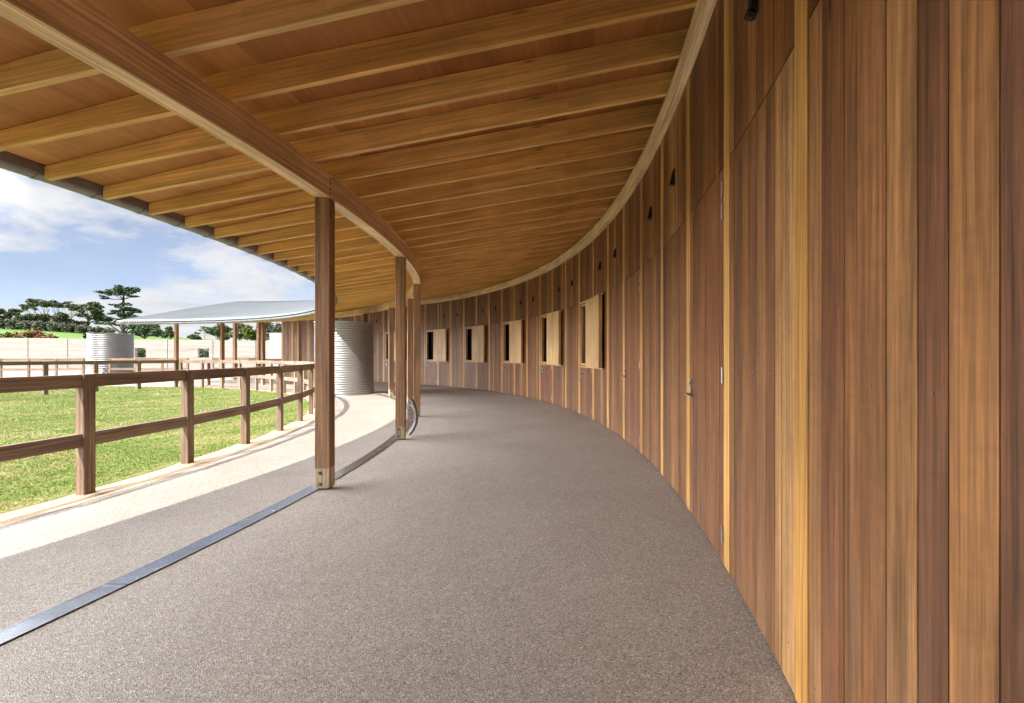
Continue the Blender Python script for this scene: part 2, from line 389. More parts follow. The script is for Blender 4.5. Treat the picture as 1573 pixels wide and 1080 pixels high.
def build_grass():
    rs = np.random.RandomState(3)
    P = []; S = []
    for (z0, z1, dens, sz) in ((3.2, 6.5, 2300, 1.0), (6.5, 10, 1100, 1.25), (10, 15, 480, 1.7), (15, 20.5, 230, 2.3)):
        area = .5 * (z1 * z1 - z0 * z0) * 1.55
        n = int(area * dens)
        z = np.sqrt(rs.uniform(z0 * z0, z1 * z1, n)); u = rs.uniform(-2.0, -.45, n); x = u * z
        r = np.hypot(x - CX, z - CY); ok = r < 16.60 + .06 * np.sin(x * 9) + rs.uniform(-.06, .06, n)
        keep = ok & ((rs.rand(n) < 1.0))
        P.append(np.stack([x[keep], z[keep]], 1)); S.append(np.full(keep.sum(), sz))
    P = np.concatenate(P); S = np.concatenate(S); n = len(P)
    B = 2
    P = np.repeat(P, B, 0); S = np.repeat(S, B); n = len(P)
    P = P + rs.normal(0, .012, (n, 2)) * S[:, None]
    a = rs.uniform(0, 2 * np.pi, n); h = rs.uniform(.008, .022, n) * (S ** .35); w = .0035 * S * rs.uniform(.7, 1.5, n)
    lean = rs.uniform(.2, 1.1, n) * h; la = rs.uniform(0, 2 * np.pi, n)
    V = np.zeros((n, 3, 3), np.float32)
    V[:, 0, 0] = P[:, 0] - np.cos(a) * w; V[:, 0, 1] = P[:, 1] - np.sin(a) * w
    V[:, 1, 0] = P[:, 0] + np.cos(a) * w; V[:, 1, 1] = P[:, 1] + np.sin(a) * w
    V[:, 2, 0] = P[:, 0] + np.cos(la) * lean; V[:, 2, 1] = P[:, 1] + np.sin(la) * lean; V[:, 2, 2] = h
    V[:, :, 2] += .006
    me = bpy.data.meshes.new('grass'); me.vertices.add(n * 3); me.vertices.foreach_set('co', V.reshape(-1))
    me.loops.add(n * 3); me.loops.foreach_set('vertex_index', np.arange(n * 3, dtype=np.int32))
    me.polygons.add(n); me.polygons.foreach_set('loop_start', np.arange(0, n * 3, 3, dtype=np.int32))
    me.polygons.foreach_set('loop_total', np.full(n, 3, dtype=np.int32))
    me.materials.append(M['blade']); me.update(calc_edges=True); me.validate()
    o = bpy.data.objects.new('grass', me); C.objects.link(o)
    tag(o, 'short mown green grass with straw patches inside the paddock fence', 'grass', kind='stuff')
build_grass()

# ------------------------------------------------------------------ the stable building
B = tag(empty('stable_building', pol(RW, 10, 0)), 'long curved timber stable with deep rafter veranda and vertical board wall', 'building')
BO = Vector(B.location)
def part(mb, name, mats, parent=None, bev=None, origin=None):
    """link a part whose vertices are in world space under the building (or one of its parts)"""
    par = parent if parent is not None else B
    o = mb.build(name, mats, None)
    o.parent = par
    w = Vector((0, 0, 0)); q = par
    while q is not None: w += Vector(q.location); q = q.parent
    o.location = -w
    if bev: bevel(o, bev)
    return o

ZJ = 2.48      # joint over the door heads
ZT = 3.70
NB = 9         # boards in a bay, the first one is the yellow batten
dA = STEP / NB
def boards(mb, ta, tb, z0, z1, holes=(), m=0, thick=.02, gap=.0042, prng=rnd, irregular=True, r0=RW):
    """vertical boards between angles ta > tb (going right in the picture), each a box of its own"""
    n = max(1, round((ta - tb) / dA)); w = (ta - tb) / n
    edges = [ta - w * i for i in range(n + 1)]
    if irregular:
        for i in range(1, n): edges[i] += prng.uniform(-.22, .22) * w
    g = math.degrees(gap / 2 / RW)
    for i in range(n):
        a, b = edges[i] - g, edges[i + 1] + g
        segs = [(z0, z1)]
        for (ha, hb, hz0, hz1) in holes:
            if a <= ha + .02 and b >= hb - .02: segs = [(z0, hz0), (hz1, z1)]
        d = prng.uniform(-.0012, .0012)
        for (s0, s1) in segs:
            if s1 - s0 < .01: continue
            p = pol(r0 + d, a, s0); q = pol(r0 + d, b, s0)
            mb.box(p, UP * (s1 - s0), q - p, rad((a + b) / 2) * thick, 0, m)
            if prng.random() < .55:
                for zz in (z0 + .16, z0 + 1.21, z1 - .14):
                    if s0 < zz < s1:
                        c = pol(r0 + d, (a * .5 + b * .5), zz); mb.cyl(c - rad(a) * .0012, c + rad(a) * .002, .0045, n=6, m=1, smooth=False)
door_bays = {}
for k in (-6, -3, 0, 3, 6, 9, 12): door_bays[k] = 'stable'
for k in (15, 18): door_bays[k] = 'full'
kmin, kmax = -9, 30
hood_bays = [k for k in range(-9, 22) if k not in door_bays and k != 15]

def hinge(parent, t, z, h=.10):
    mb = MB()
    c = pol(RW - .006, t, z)
    mb.cyl(c - UP * h / 2, c + UP * h / 2, .008, n=8)
    for s in (-1, 0, 1): mb.cyl(c + UP * (s * h * .33 - .004), c + UP * (s * h * .33 + .004), .0092, n=8)
    mb.box(pol(RW - .004, t + .10, z - h / 2), UP * h, tan(t) * -.04, rad(t) * .003, 0)
    part(mb, 'hinge', M['steel'], parent)
def lever(parent, t, z):
    mb = MB(); rr = RW - .003
    p = pol(rr, t, z)
    mb.box(p - tan(t) * .022 - UP * .03, UP * .15, tan(t) * .044, rad(t) * -.008, 0)
    mb.cyl(p - rad(t) * .008, p - rad(t) * .055, .010, n=10)
    q = p - rad(t) * .055
    mb.tube([q - tan(t) * .012, q + tan(t) * -.06, q + tan(t) * -.115 + rad(t) * .012], [.009, .0085, .007], 8)
    mb.cyl(p + UP * .085 - rad(t) * .006, p + UP * .085 - rad(t) * .018, .013, n=12)
    part(mb, 'handle', M['steel'], parent)

for k in range(kmin, kmax):
    ta, tb = batt(k), batt(k + 1)
    if tb < TBAY: break
    # yellow board at the start of the bay
    mb = MB(); g = math.degrees(.0015 / RW); a, b = ta + dA / 2 - g, ta - dA / 2 + g
    p = pol(RW - .003, a, 0.012); q = pol(RW - .003, b, 0.012)
    mb.box(p, UP * (ZT - .012), q - p, rad(ta) * .022, 0)
    part(mb, 'batten', M['batten'])
    a0, b0 = ta - dA / 2, tb + dA / 2
    mb = MB()
    prng = random.Random(100 + k)
    boards(mb, a0, b0, ZJ + .004, ZT, prng=prng)
    kind = door_bays.get(k)
    if kind is None:
        boards(mb, a0, b0, .012, ZJ - .004, prng=prng)
    part(mb, 'wall_panel', [M['clad'], M['bolt']])
    if kind:
        mb = MB()
        hole = []
        w = (a0 - b0) / 8
        if kind == 'stable':
            oa, ob = a0 - w * .9, b0 + w * .35
            zs0, zs1 = 1.10, 2.42
            nb = 7; ed = [oa + (ob - oa) * i / nb for i in range(nb + 1)]
            boards(mb, a0, oa, .012, ZJ - .004, m=0, prng=prng, irregular=False)
            boards(mb, ob, b0, .012, ZJ - .004, m=0, prng=prng, irregular=False)
            boards(mb, oa, ob, .012, zs0, m=0, prng=prng)
            boards(mb, oa, ob, zs1, ZJ - .004, m=0, prng=prng)
        else:
            boards(mb, a0, b0, .012, ZJ - .004, prng=prng, gap=.002)
        dlab = None
        D = part(mb, 'door', [M['door'], M['bolt']])
        D['label'] = 'stable door with a square opening and pale sliding shutter' if kind == 'stable' else 'full height flush board door with lever handle'
        for z in ((.17, 1.0, 2.28) if kind == 'stable' else (.19, 1.18, 2.20, 2.34)): hinge(D, b0 + .05, z)
        if kind == 'stable':
            fr = MB(); th = .035; dep = .16
            po, qo = pol(RW - .012, oa, zs0), pol(RW - .012, ob, zs0); rr = rad((oa + ob) / 2) * .07
            ax = (qo - po).normalized(); wd = (qo - po).length
            fr.box(po, ax * wd, UP * th, rr, 0); fr.box(po + UP * (zs1 - zs0 - th), ax * wd, UP * th, rr, 0)
            fr.box(po + UP * th, UP * (zs1 - zs0 - 2 * th), ax * th, rr, 0)
            fr.box(po + UP * th + ax * (wd - th), UP * (zs1 - zs0 - 2 * th), ax * th, rr, 0)
            part(fr, 'frame', M['shutter'], D)
            br = MB(); cc = po + rad((oa + ob) / 2) * .20
            for i in range(9):
                x = th + (wd - 2 * th) * (i + .5) / 9
                br.cyl(cc + ax * x + UP * th, cc + ax * x + UP * (zs1 - zs0 - th), .009, n=8)
            br.box(cc + ax * th + UP * .95, ax * (wd - 2 * th), UP * .03, rr.normalized() * .012, 0)
            part(br, 'bars', M['bars'], D)
            # sliding shutter, parked to the right over the next bay
            sh = MB(); sa, sb = ta - STEP * .83, ta - STEP * 1.78
            p0, q0 = pol(RW - .115, sa, 1.085), pol(RW - .115, sb, 1.085); ax2 = (q0 - p0); nrm = Vector((ax2.y, -ax2.x, 0)).normalized()
            if nrm.dot(rad(sa)) < 0: nrm = -nrm
            sh.box(p0, UP * 1.35, ax2, nrm * .018, 0)
            e = ax2.normalized()
            sh.box(p0 + nrm * .018 + e * .001, UP * 1.349, e * .045, nrm * .05, 0); sh.box(q0 + nrm * .018 - e * .046, UP * 1.349, e * .045, nrm * .05, 0)
            sh.box(p0 + nrm * .018 + e * .046 + UP * 1.30, e * (ax2.length - .092), UP * .045, nrm * .05, 0)
            sh.box(p0 + nrm * .018 + e * .046 + UP * .001, e * (ax2.length - .092), UP * .045, nrm * .05, 0)
            so = part(sh, 'shutter', M['shutter'], D, bev=.002)
            rl = MB(); p1, q1 = pol(RW - .045, oa, 2.425), pol(RW - .045, sb, 2.425)
            rl.box(p1 + UP * .01, q1 - p1, UP * .028, nrm * .035, 0); part(rl, 'shutter_track', M['shutter'], D); rl = MB()
            p1, q1 = pol(RW - .045, oa, 1.055), pol(RW - .045, sb, 1.055)
            rl.box(p1, q1 - p1, UP * .022, nrm * .035, 0)
            part(rl, 'shutter_track', M['shutter'], D)
            lp = MB(); t = a0 - w * 1.3; c = pol(RW - .004, t, .89)
            lp.box(c - tan(t) * .045 - UP * .07, UP * .14, tan(t) * .09, rad(t) * -.006, 0)
            lp.cyl(c - rad(t) * .006 + UP * .02, c - rad(t) * .03 + UP * .02, .022, n=12)
            lp.box(c - rad(t) * .03 + UP * .012 - tan(t) * .03, tan(t) * .06, UP * .016, rad(t) * -.012, 0)
            lp.cyl(c - rad(t) * .006 - UP * .045, c - rad(t) * .02 - UP * .045, .012, n=10)
            bevel(part(lp, 'latch_plate', M['tapblue'], D), .002)
        else:
            lever(D, a0 - .12, .99)

def hood(t):
    """black louvred cowl high on the wall"""
    mb = MB(); c = pol(RW - .003, t, 3.02); w = .026; ax = tan(t); out = -rad(t)
    n = 7
    mb.box(c - ax * .029 - UP * .075, UP * .15, ax * .058, out * .006, 0)
    prev = None
    for i in range(n + 1):
        a = math.pi / 2 * i / n
        pc = c + UP * (.068 - .125 * (i / n) ** 1.1) + out * (.006 + .026 * math.sin(a))
        row = [pc - ax * w, pc - ax * w * .45 + out * .008, pc + ax * w * .45 + out * .008, pc + ax * w]
        if prev:
            for j in range(3): mb.face([prev[j], prev[j + 1], row[j + 1], row[j]], None, 0)
            mb.face([prev[0], row[0], c - ax * w + UP * (row[0] - c).z, c - ax * w + UP * (prev[0] - c).z])
            mb.face([prev[3], row[3], c + ax * w + UP * (row[3] - c).z, c + ax * w + UP * (prev[3] - c).z])
        prev = row
    for i in range(4):
        mb.box(c - ax * .03 - UP * (.080 - .004 * i) + out * (.01 + .011 * i), ax * .06, UP * .004, out * .008, 0)
    part(mb, 'vent_hood', M['black'])
for k in hood_bays: hood((batt(k) + batt(k + 1)) / 2)

# timber wall left of batten -9 up to the end, seen between tank and post
mb = MB(); t = batt(kmin)
boards(mb, TEND, t + dA / 2, .012, ZT, prng=random.Random(5))
part(mb, 'wall_panel', [M['clad'], M['bolt']])
mb = MB()
for t in (TEND + .15, TEND - STEP, TEND - STEP * .55):
    a, b = t + dA / 2, t - dA / 2; p = pol(RW - .004, a, .012); q = pol(RW - .004, b, .012)
    mb.box(p, UP * (ZT - .012), q - p, rad(t) * .022, 0)
part(mb, 'batten', M['batten'])
# backing behind the boards (with holes for the stable door openings), floor of the boxes, rear and end walls
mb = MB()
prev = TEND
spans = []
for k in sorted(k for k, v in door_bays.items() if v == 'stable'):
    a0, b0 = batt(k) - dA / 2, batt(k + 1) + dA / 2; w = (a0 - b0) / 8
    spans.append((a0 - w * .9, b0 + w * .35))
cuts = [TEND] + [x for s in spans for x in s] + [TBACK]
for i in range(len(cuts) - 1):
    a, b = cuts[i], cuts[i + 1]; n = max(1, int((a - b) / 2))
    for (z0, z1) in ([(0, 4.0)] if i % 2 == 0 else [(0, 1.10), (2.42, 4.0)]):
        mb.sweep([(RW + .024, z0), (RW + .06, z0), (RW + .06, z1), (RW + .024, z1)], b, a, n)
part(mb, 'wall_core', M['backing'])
mb = MB(); mb.sweep([(RW, .01), (RW + .02, .01), (RW + .02, ZT), (RW, ZT)], TBACK, TBAY + 1, 24); part(mb, 'wall_panel', M['door'])
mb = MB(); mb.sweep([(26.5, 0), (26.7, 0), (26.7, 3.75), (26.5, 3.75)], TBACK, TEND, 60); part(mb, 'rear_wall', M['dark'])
mb = MB()
nb = 34
for i in range(nb):
    r0 = RW + .03 + i * .124
    if r0 > 26.4: break
    mb.box(pol(r0, TEND + .06, 0.01), UP * (min(rtop(r0), 4.15 - .14 * (r0 - 23.5)) - .05), rad(TEND) * .121, tan(TEND) * .02, 0)
part(mb, 'end_wall', [M['clad'], M['bolt']])

# wall plate: pale curved timber under the rafter ends
mb = MB(); z1 = rbot(RW - .05) - .002
mb.sweep([(RW - .075, z1 - .185), (RW + .02, z1 - .185), (RW + .02, z1 + .03), (RW - .075, z1)], TBACK, TROOF, 220, grain_r=RW)
part(mb, 'wall_plate', M['plate'])
mb = MB()
for t in (5.95, 24, 42, 60): 
    for j in range(3): mb.box(pol(RW - .0765, t, z1 - .14 + j * .05), tan(t) * .006, UP * .026, rad(t) * .004)
part(mb, 'plate_bolt', M['black'])

# posts, beam
PT = [5.5, 13.55, 21.95, 30.3, 39.0, 47.4, 55.8, 64.0, 71.5, 79.0, 86.5, -2.9 - .0, -11.3, -19.7, -28.1]
PT = [t for t in PT if t != -2.9]
def make_post(t):
    mb = MB(); ra, ta_ = rad(t), tan(t); hw = .055
    o = pol(RP0 + .002, t, .21) - ta_ * hw
    mb.box(o, UP * (ZB - .212), ra * (RP1 - RP0 - .004), ta_ * hw * 2, 0)
    P = part(mb, 'post', M['post'], bev=.004)
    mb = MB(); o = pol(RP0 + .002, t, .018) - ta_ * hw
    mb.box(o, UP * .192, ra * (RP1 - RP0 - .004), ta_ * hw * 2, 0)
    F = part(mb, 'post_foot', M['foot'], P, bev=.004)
    for z in (.055, .165):
        mb = MB()
        for s in (-1, 1):
            c = pol((RP0 + RP1) / 2 - .018, t, z) + ta_ * s * hw
            mb.cyl(c - ta_ * s * .003, c + ta_ * s * .003, .017, n=14, m=1); mb.cyl(c + ta_ * s * .003, c + ta_ * s * .010, .0085, n=6, m=0)
        part(mb, 'bolt', [M['steel'], M['black']], P)
    mb = MB(); c = pol((RP0 + RP1) / 2, t, 0)
    mb.box(c - ra * .05 - ta_ * .04, ra * .10, ta_ * .08, UP * .02, 0); part(mb, 'base_plate', M['bolt'], P)
for t in PT: make_post(t)
edges = [TBACK] + sorted(PT) + [TROOF]
for a, b in zip(edges[:-1], edges[1:]):
    g = math.degrees(.002 / 18.9)
    mb = MB(); mb.sweep([(RP0, ZB), (RP1, ZB), (RP1, ZBT - .003), (RP0, ZBT - .033)], a + g, b - g, max(4, int((b - a) / .7)))
    part(mb, 'beam', M['beam'])
mb = MB()
for t in PT:
    for s in (-.14,):
        for j in range(4): mb.box(pol(RP1 - .001, t + s, ZB + .03 + j * .045), UP * .028, tan(t) * .012, rad(t) * .004)
part(mb, 'beam_bolt', M['black'])

# rafters: one tapered timber, copied
def rafter_mesh():
    mb = MB(); w = .0235; r0, r1 = RE, RW + .6; n = 1
    def quad(a, b, c, d, uvs): mb.face([a, b, c, d], uvs)
    rs_ = (r0, 18.9, r1); V = []
    for r in rs_:
        x = r - RE
        V += [(x, -w, rbot(r)), (x, w, rbot(r)), (x, w, rtop(r) - .002), (x, -w, rtop(r) - .002)]
    F = [(3, 2, 1, 0), (8, 9, 10, 11)]; U = [[(0, 0), (.04, 0), (.04, .1), (0, .1)], [(0, 0), (.04, 0), (.04, .1), (0, .1)]]
    for k in (0, 4):
        xa, xb = V[k][0], V[k + 4][0]; da, db = V[k + 2][2] - V[k + 1][2], V[k + 6][2] - V[k + 5][2]
        F += [(k, k + 1, k + 5, k + 4), (k + 1, k + 2, k + 6, k + 5), (k + 2, k + 3, k + 7, k + 6), (k + 3, k, k + 4, k + 7)]
        U += [[(xa, 0), (xa, .047), (xb, .047), (xb, 0)], [(xa, 5), (xa, 5 + da), (xb, 5 + db), (xb, 5)],
              [(xa, 1), (xa, 1.05), (xb, 1.05), (xb, 1)], [(xa, 3 + da), (xa, 3), (xb, 3), (xb, 3 + db)]]
    mb.mesh_faces(V, F, U)
    return mb
RSTEP = 1.445
rt = [1.60 + RSTEP * j for j in range(-22, 61)]
rt = [t for t in rt if -16 < t < TROOF - .3]
ro = None
for t in rt:
    if ro is None:
        ro = rafter_mesh().build('rafter', M['rafter']); o = ro; bevel(o, .003)
    else:
        o = ro.copy(); C.objects.link(o)
    o.parent = B; o.location = pol(RE, t, 0) - BO; o.rotation_euler = (0, 0, R_(t))
# lining sheets: plywood between rafters, joints staggered
mb = MB(); prng = random.Random(3)
tt = [TBACK + (rt[0] - TBACK) * i / 24 for i in range(24)] + rt + [TROOF]
for i in range(len(tt) - 1):
    a, b = tt[i], tt[i + 1]
    cutsr = [RE + .01, 18.9] + [RE + prng.uniform(2.2, 3.0), RE + prng.uniform(3.6, 4.5)] + [RW + .62]
    for r0, r1 in zip(cutsr[:-1], cutsr[1:]):
        z0, z1 = rtop(r0), rtop(r1); d = prng.uniform(0, .0015); g = .0015
        p = [pol(r0 + g, a, z0 + d), pol(r1 - g, a, z1 + d), pol(r1 - g, b, z1 + d), pol(r0 + g, b, z0 + d)]
        ou, ov = prng.uniform(0, 90), prng.uniform(0, 90); w = R_(b - a) * 19
        mb.face([p[0], p[3], p[2], p[1]], [(ou, ov), (ou + w, ov), (ou + w, ov + r1 - r0), (ou, ov + r1 - r0)])
part(mb, 'ceiling_lining', M['ply'])
# roof sheet with corrugation running down the slope, and a plain underlay that shuts the light out
mb = MB(); per = .42; n = int((TROOF + .1 - TBACK) / per); seg = 6
rl = [RE - .15, 17.6, 18.2, 18.9, 19.7, 20.6, 21.6, 22.6, 23.5]; V = []; cols = n * seg + 1
for r in rl:
    for i in range(cols):
        t = TBACK + per * i / seg
        V.append(pol(r, t, rroof(r) + .022 + .019 * math.cos(2 * math.pi * i / seg)))
F = [(j * cols + i, j * cols + i + 1, (j + 1) * cols + i + 1, (j + 1) * cols + i) for j in range(len(rl) - 1) for i in range(cols - 1)]
mb.mesh_faces(V, F, None, 0, True)
RO = part(mb, 'roof', M['roof'])
so = RO.modifiers.new('Solidify', 'SOLIDIFY'); so.thickness = .004
mb = MB()
for r0, r1 in ((RE, 18.9), (18.9, 20.7), (20.7, 22.6), (22.6, 23.45)):
    mb.sweep([(r0, rroof(r0) - .036), (r1, rroof(r1) - .036), (r1, rroof(r1) - .006), (r0, rroof(r0) - .006)], TBACK, TROOF, 120)
part(mb, 'roof_deck', M['ply'])
# outer half of the roof slopes back down behind the ridge
mb = MB(); mb.sweep([(23.5, rroof(23.5) + .03), (33.5, 3.0), (33.5, 2.92), (23.5, rroof(23.5) - .05)], TBACK, TROOF, 120); part(mb, 'outer_roof', M['roof'])
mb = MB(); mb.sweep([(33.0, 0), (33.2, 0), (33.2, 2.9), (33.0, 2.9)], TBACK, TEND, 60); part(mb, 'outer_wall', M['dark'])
# half round gutter with brackets
mb = MB(); rc, zc, rg = RE - .074, rbot(RE) + .068, .066
prof = [(rc + rg * math.cos(a), zc + rg * math.sin(a)) for a in [math.pi + math.pi * i / 12 for i in range(13)]]
prof2 = [(rc + (rg - .004) * math.cos(a), zc + (rg - .004) * math.sin(a)) for a in [2 * math.pi - math.pi * i / 12 for i in range(13)]]
mb.sweep(prof + prof2, TBACK, TROOF, 240, smooth=True)
mb.sweep([(rc - rg + .007 * math.cos(a), zc + .004 + .007 * math.sin(a)) for a in [2 * math.pi * i / 8 for i in range(8)]], TBACK, TROOF, 240, smooth=True)
mb.sweep([(RE - .006, zc - .03), (RE - .002, zc - .03), (RE - .002, rroof(RE) + .01), (RE - .006, rroof(RE) + .01)], TBACK, TROOF, 240)
G = part(mb, 'gutter', M['gutter'])
rb = rg + .006; bo = None
pr = [(rc + rb * math.cos(a), zc + rb * math.sin(a)) for a in [math.pi + math.pi * i / 10 for i in range(11)]]
pr += [(rc + (rb - .005) * math.cos(a), zc + (rb - .005) * math.sin(a)) for a in [2 * math.pi - math.pi * i / 10 for i in range(11)]]
for t in rt:
    if bo is None:
        bb = MB(); bb.sweep(pr, -.16, -.04, 1)
        for q in range(len(bb.v)): bb.v[q] = (bb.v[q][0] - CX, bb.v[q][1] - CY, bb.v[q][2])
        bo = bb.build('gutter_bracket', M['galv']); o = bo
    else:
        o = bo.copy(); C.objects.link(o)
    o.parent = G; o.location = Vector((CX, CY, 0)); o.rotation_euler = (0, 0, R_(t))
# curved shiny downpipe foot behind the third post, running into the drain
mb = MB(); pts = []; t = 22.3
c0 = pol(RP0 + .10, 22.05, 0)
zz = [(.0, .62), (.05, .56), (.09, .46), (.115, .34), (.105, .22), (.06, .11), (.0, .03)]
tp = pol(18.93, 14.25, 0)
mb.tube([tp + Vector((.02 + x * 1.0, 0.04, z)) for x, z in zz], [.026] * len(zz), 12)
part(mb, 'downpipe', M['gutter'])
# posts on the wall line where the end of the building stands open
for t in (83.5, 87.1):
    mb = MB(); mb.box(pol(RW - .05, t, .02) - tan(t) * .07, UP * (rbot(RW) - .22), rad(t) * .14, tan(t) * .14, 0); part(mb, 'post', M['post'], bev=.004)

# ------------------------------------------------------------------ drain
D = tag(empty('trench_drain', pol(18.76, 2, 0)), 'narrow steel slotted drain grate set in the paving along the posts', 'drain')
for i in range(-9, 14):
    a, b = 1.35 + i * 3.05 - 3.05 / 2, 1.35 + i * 3.05 + 3.05 / 2; g = .012
    mb = MB(); ns = 10
    for (r0, r1) in ((18.695, 18.704), (18.819, 18.828)): mb.sweep([(r0, .002), (r1, .002), (r1, .0085), (r0, .0085)], a + g, b - g, 10)
    for j in range(14):
        r = 18.7075 + j * .0082
        mb.sweep([(r, .002), (r + .0066, .002), (r + .0066, .0075), (r, .0075)], a + g, b - g, 8)
    for e in (a + g, b - g - .05):
        mb.sweep([(18.7035, .003), (18.8195, .003), (18.8195, .0082), (18.7035, .0082)], e, e + .05, 1)
    o = mb.build('grating', M['grate'], None); o.parent = D; o.location = -Vector(D.location)
mb = MB(); mb.sweep([(18.692, .0012), (18.831, .0012), (18.831, .0028), (18.692, .0028)], -28, 42, 90)
o = mb.build('channel', M['backing']); o.parent = D; o.location = -Vector(D.location)

# ------------------------------------------------------------------ fences
def fence(name, pts, label, z=0.0, ht=1.13, pw=.11, pd=.075, rails=((1.005, .125), (.45, .125)), gap_after=()):
    root = tag(empty(name, pts[0]), label, 'fence'); L0 = Vector(root.location); prng = random.Random(len(pts))
    n = len(pts)
    for i, p in enumerate(pts):
        p = Vector(p); d = (Vector(pts[min(i + 1, n - 1)]) - Vector(pts[max(i - 1, 0)])).normalized(); s = Vector((-d.y, d.x, 0))
        mb = MB(); q = p - d * pw / 2 - s * pd / 2
        mb.box(q + UP * -.02, UP * (ht + .02 + prng.uniform(-.004, .004)), d * pw, s * pd, 0)
        o = mb.build('post', M['fence']); o.parent = root; o.location = -L0; bevel(o, .005)
    for i in range(n - 1):
        if i in gap_after: continue
        a, b = Vector(pts[i]), Vector(pts[i + 1]); d = (b - a).normalized(); s = Vector((-d.y, d.x, 0))
        for (zz, hh) in rails:
            mb = MB(); q = a + d * (pw / 2 - .004) - s * .024 + UP * (zz + prng.uniform(-.004, .004))
            mb.box(q, d * ((b - a).length - pw + .008), s * .048, UP * hh, 0)
            o = mb.build('rail', M['fence']); o.parent = root; o.location = -L0; bevel(o, .004)
    return root
fa = [5.62 + 4.2 * i for i in range(-5, 18)]
fence('paddock_fence', [pol(RF, t, 0) for t in fa], 'curved two rail timber fence between the lawn and the sunlit path')
e = pol(RF, fa[-1], 0)
A, Bp = Vector((-17.75, 20.2, 0)), Vector((-18.95, 13.8, 0))
fence('cross_fence', [A.lerp(Bp, i / 5) for i in range(0, 9)], 'straight two rail timber fence crossing the far lawn, with shaded side')
A, Bp = Vector((-34.5, 24.6, 0.03)), Vector((-20.2, 26.6, .06))
fence('yard_fence', [A.lerp(Bp, i / 11) for i in range(12)], 'low brown rail fence in front of the pale earth wall', pw=.10, gap_after=(4, 8))
A, Bp = pol(23.6, 80.2, 0.0), pol(23.6, 92, 0.05)
fence('yard_fence', [A.lerp(Bp, i / 4) for i in range(5)], 'dark rail fence under the open end of the far roof', pw=.10)

# ------------------------------------------------------------------ water tanks
def tank(loc, rad_, h, label, tapang, pitch=.076, mt='galv_near'):
    root = tag(empty('water_tank', loc), label, 'water tank'); mb = MB(); ns = 72
    nr = int(h / pitch) * 6; V = []
    for i in range(nr + 1):
        z = h * i / nr; r = rad_ + pitch * .11 * math.cos(2 * math.pi * i / 6)
        V += [(r * math.cos(2 * math.pi * j / ns), r * math.sin(2 * math.pi * j / ns), z) for j in range(ns)]
    F = [(i * ns + j, i * ns + (j + 1) % ns, (i + 1) * ns + (j + 1) % ns, (i + 1) * ns + j) for i in range(nr) for j in range(ns)]
    mb.mesh_faces(V, F, None, 0, True)
    o = mb.build('shell', M[mt], root)
    mb = MB(); ring = lambda r, z: [(r * math.cos(2 * math.pi * j / ns), r * math.sin(2 * math.pi * j / ns), z) for j in range(ns)]
    V = ring(rad_ + .025, h) + ring(rad_ + .025, h + .035) + ring(rad_ * .5, h + .07) + [(0, 0, h + .09)]
    F = [(i * ns + j, i * ns + (j + 1) % ns, (i + 1) * ns + (j + 1) % ns, (i + 1) * ns + j) for i in range(2) for j in range(ns)]
    F += [(2 * ns + j, 2 * ns + (j + 1) % ns, 3 * ns) for j in range(ns)] + [tuple(reversed(range(ns)))]
    mb.mesh_faces(V, F); mb.build('lid', M[mt], root)
    mb = MB(); a = R_(tapang); d = Vector((math.cos(a), math.sin(a), 0)); s = Vector((-d.y, d.x, 0)); c = d * (rad_ + .01)
    mb.cyl(c + UP * .30, c + d * .09 + UP * .30, .022, n=10); mb.cyl(c + d * .07 + UP * .26, c + d * .07 + UP * .36, .02, n=10)
    mb.tube([c + d * .07 + UP * .36 - s * .01, c + d * .07 + UP * .37 + s * .10], [.008, .012], 8)
    mb.tube([c + d * .09 + UP * .30, c + d * .11 + UP * .24 + s * .06, c + d * .11 + UP * .16 + s * .12], [.016, .016, .016], 8)
    mb.cyl(c + UP * .04, c + d * .07 + UP * .04, .035, n=10)
    mb.build('tap', M['bolt'], root)
    return root
tank((-8.90, 15.45, 0.0), .88, 2.41, 'galvanised corrugated rainwater tank half shaded beside the veranda posts', -100)
tank((-33.3, 30.4, 0.17), 1.08, 2.60, 'squat galvanised corrugated tank out in front of the pale earth wall', -60, .118, 'galv')

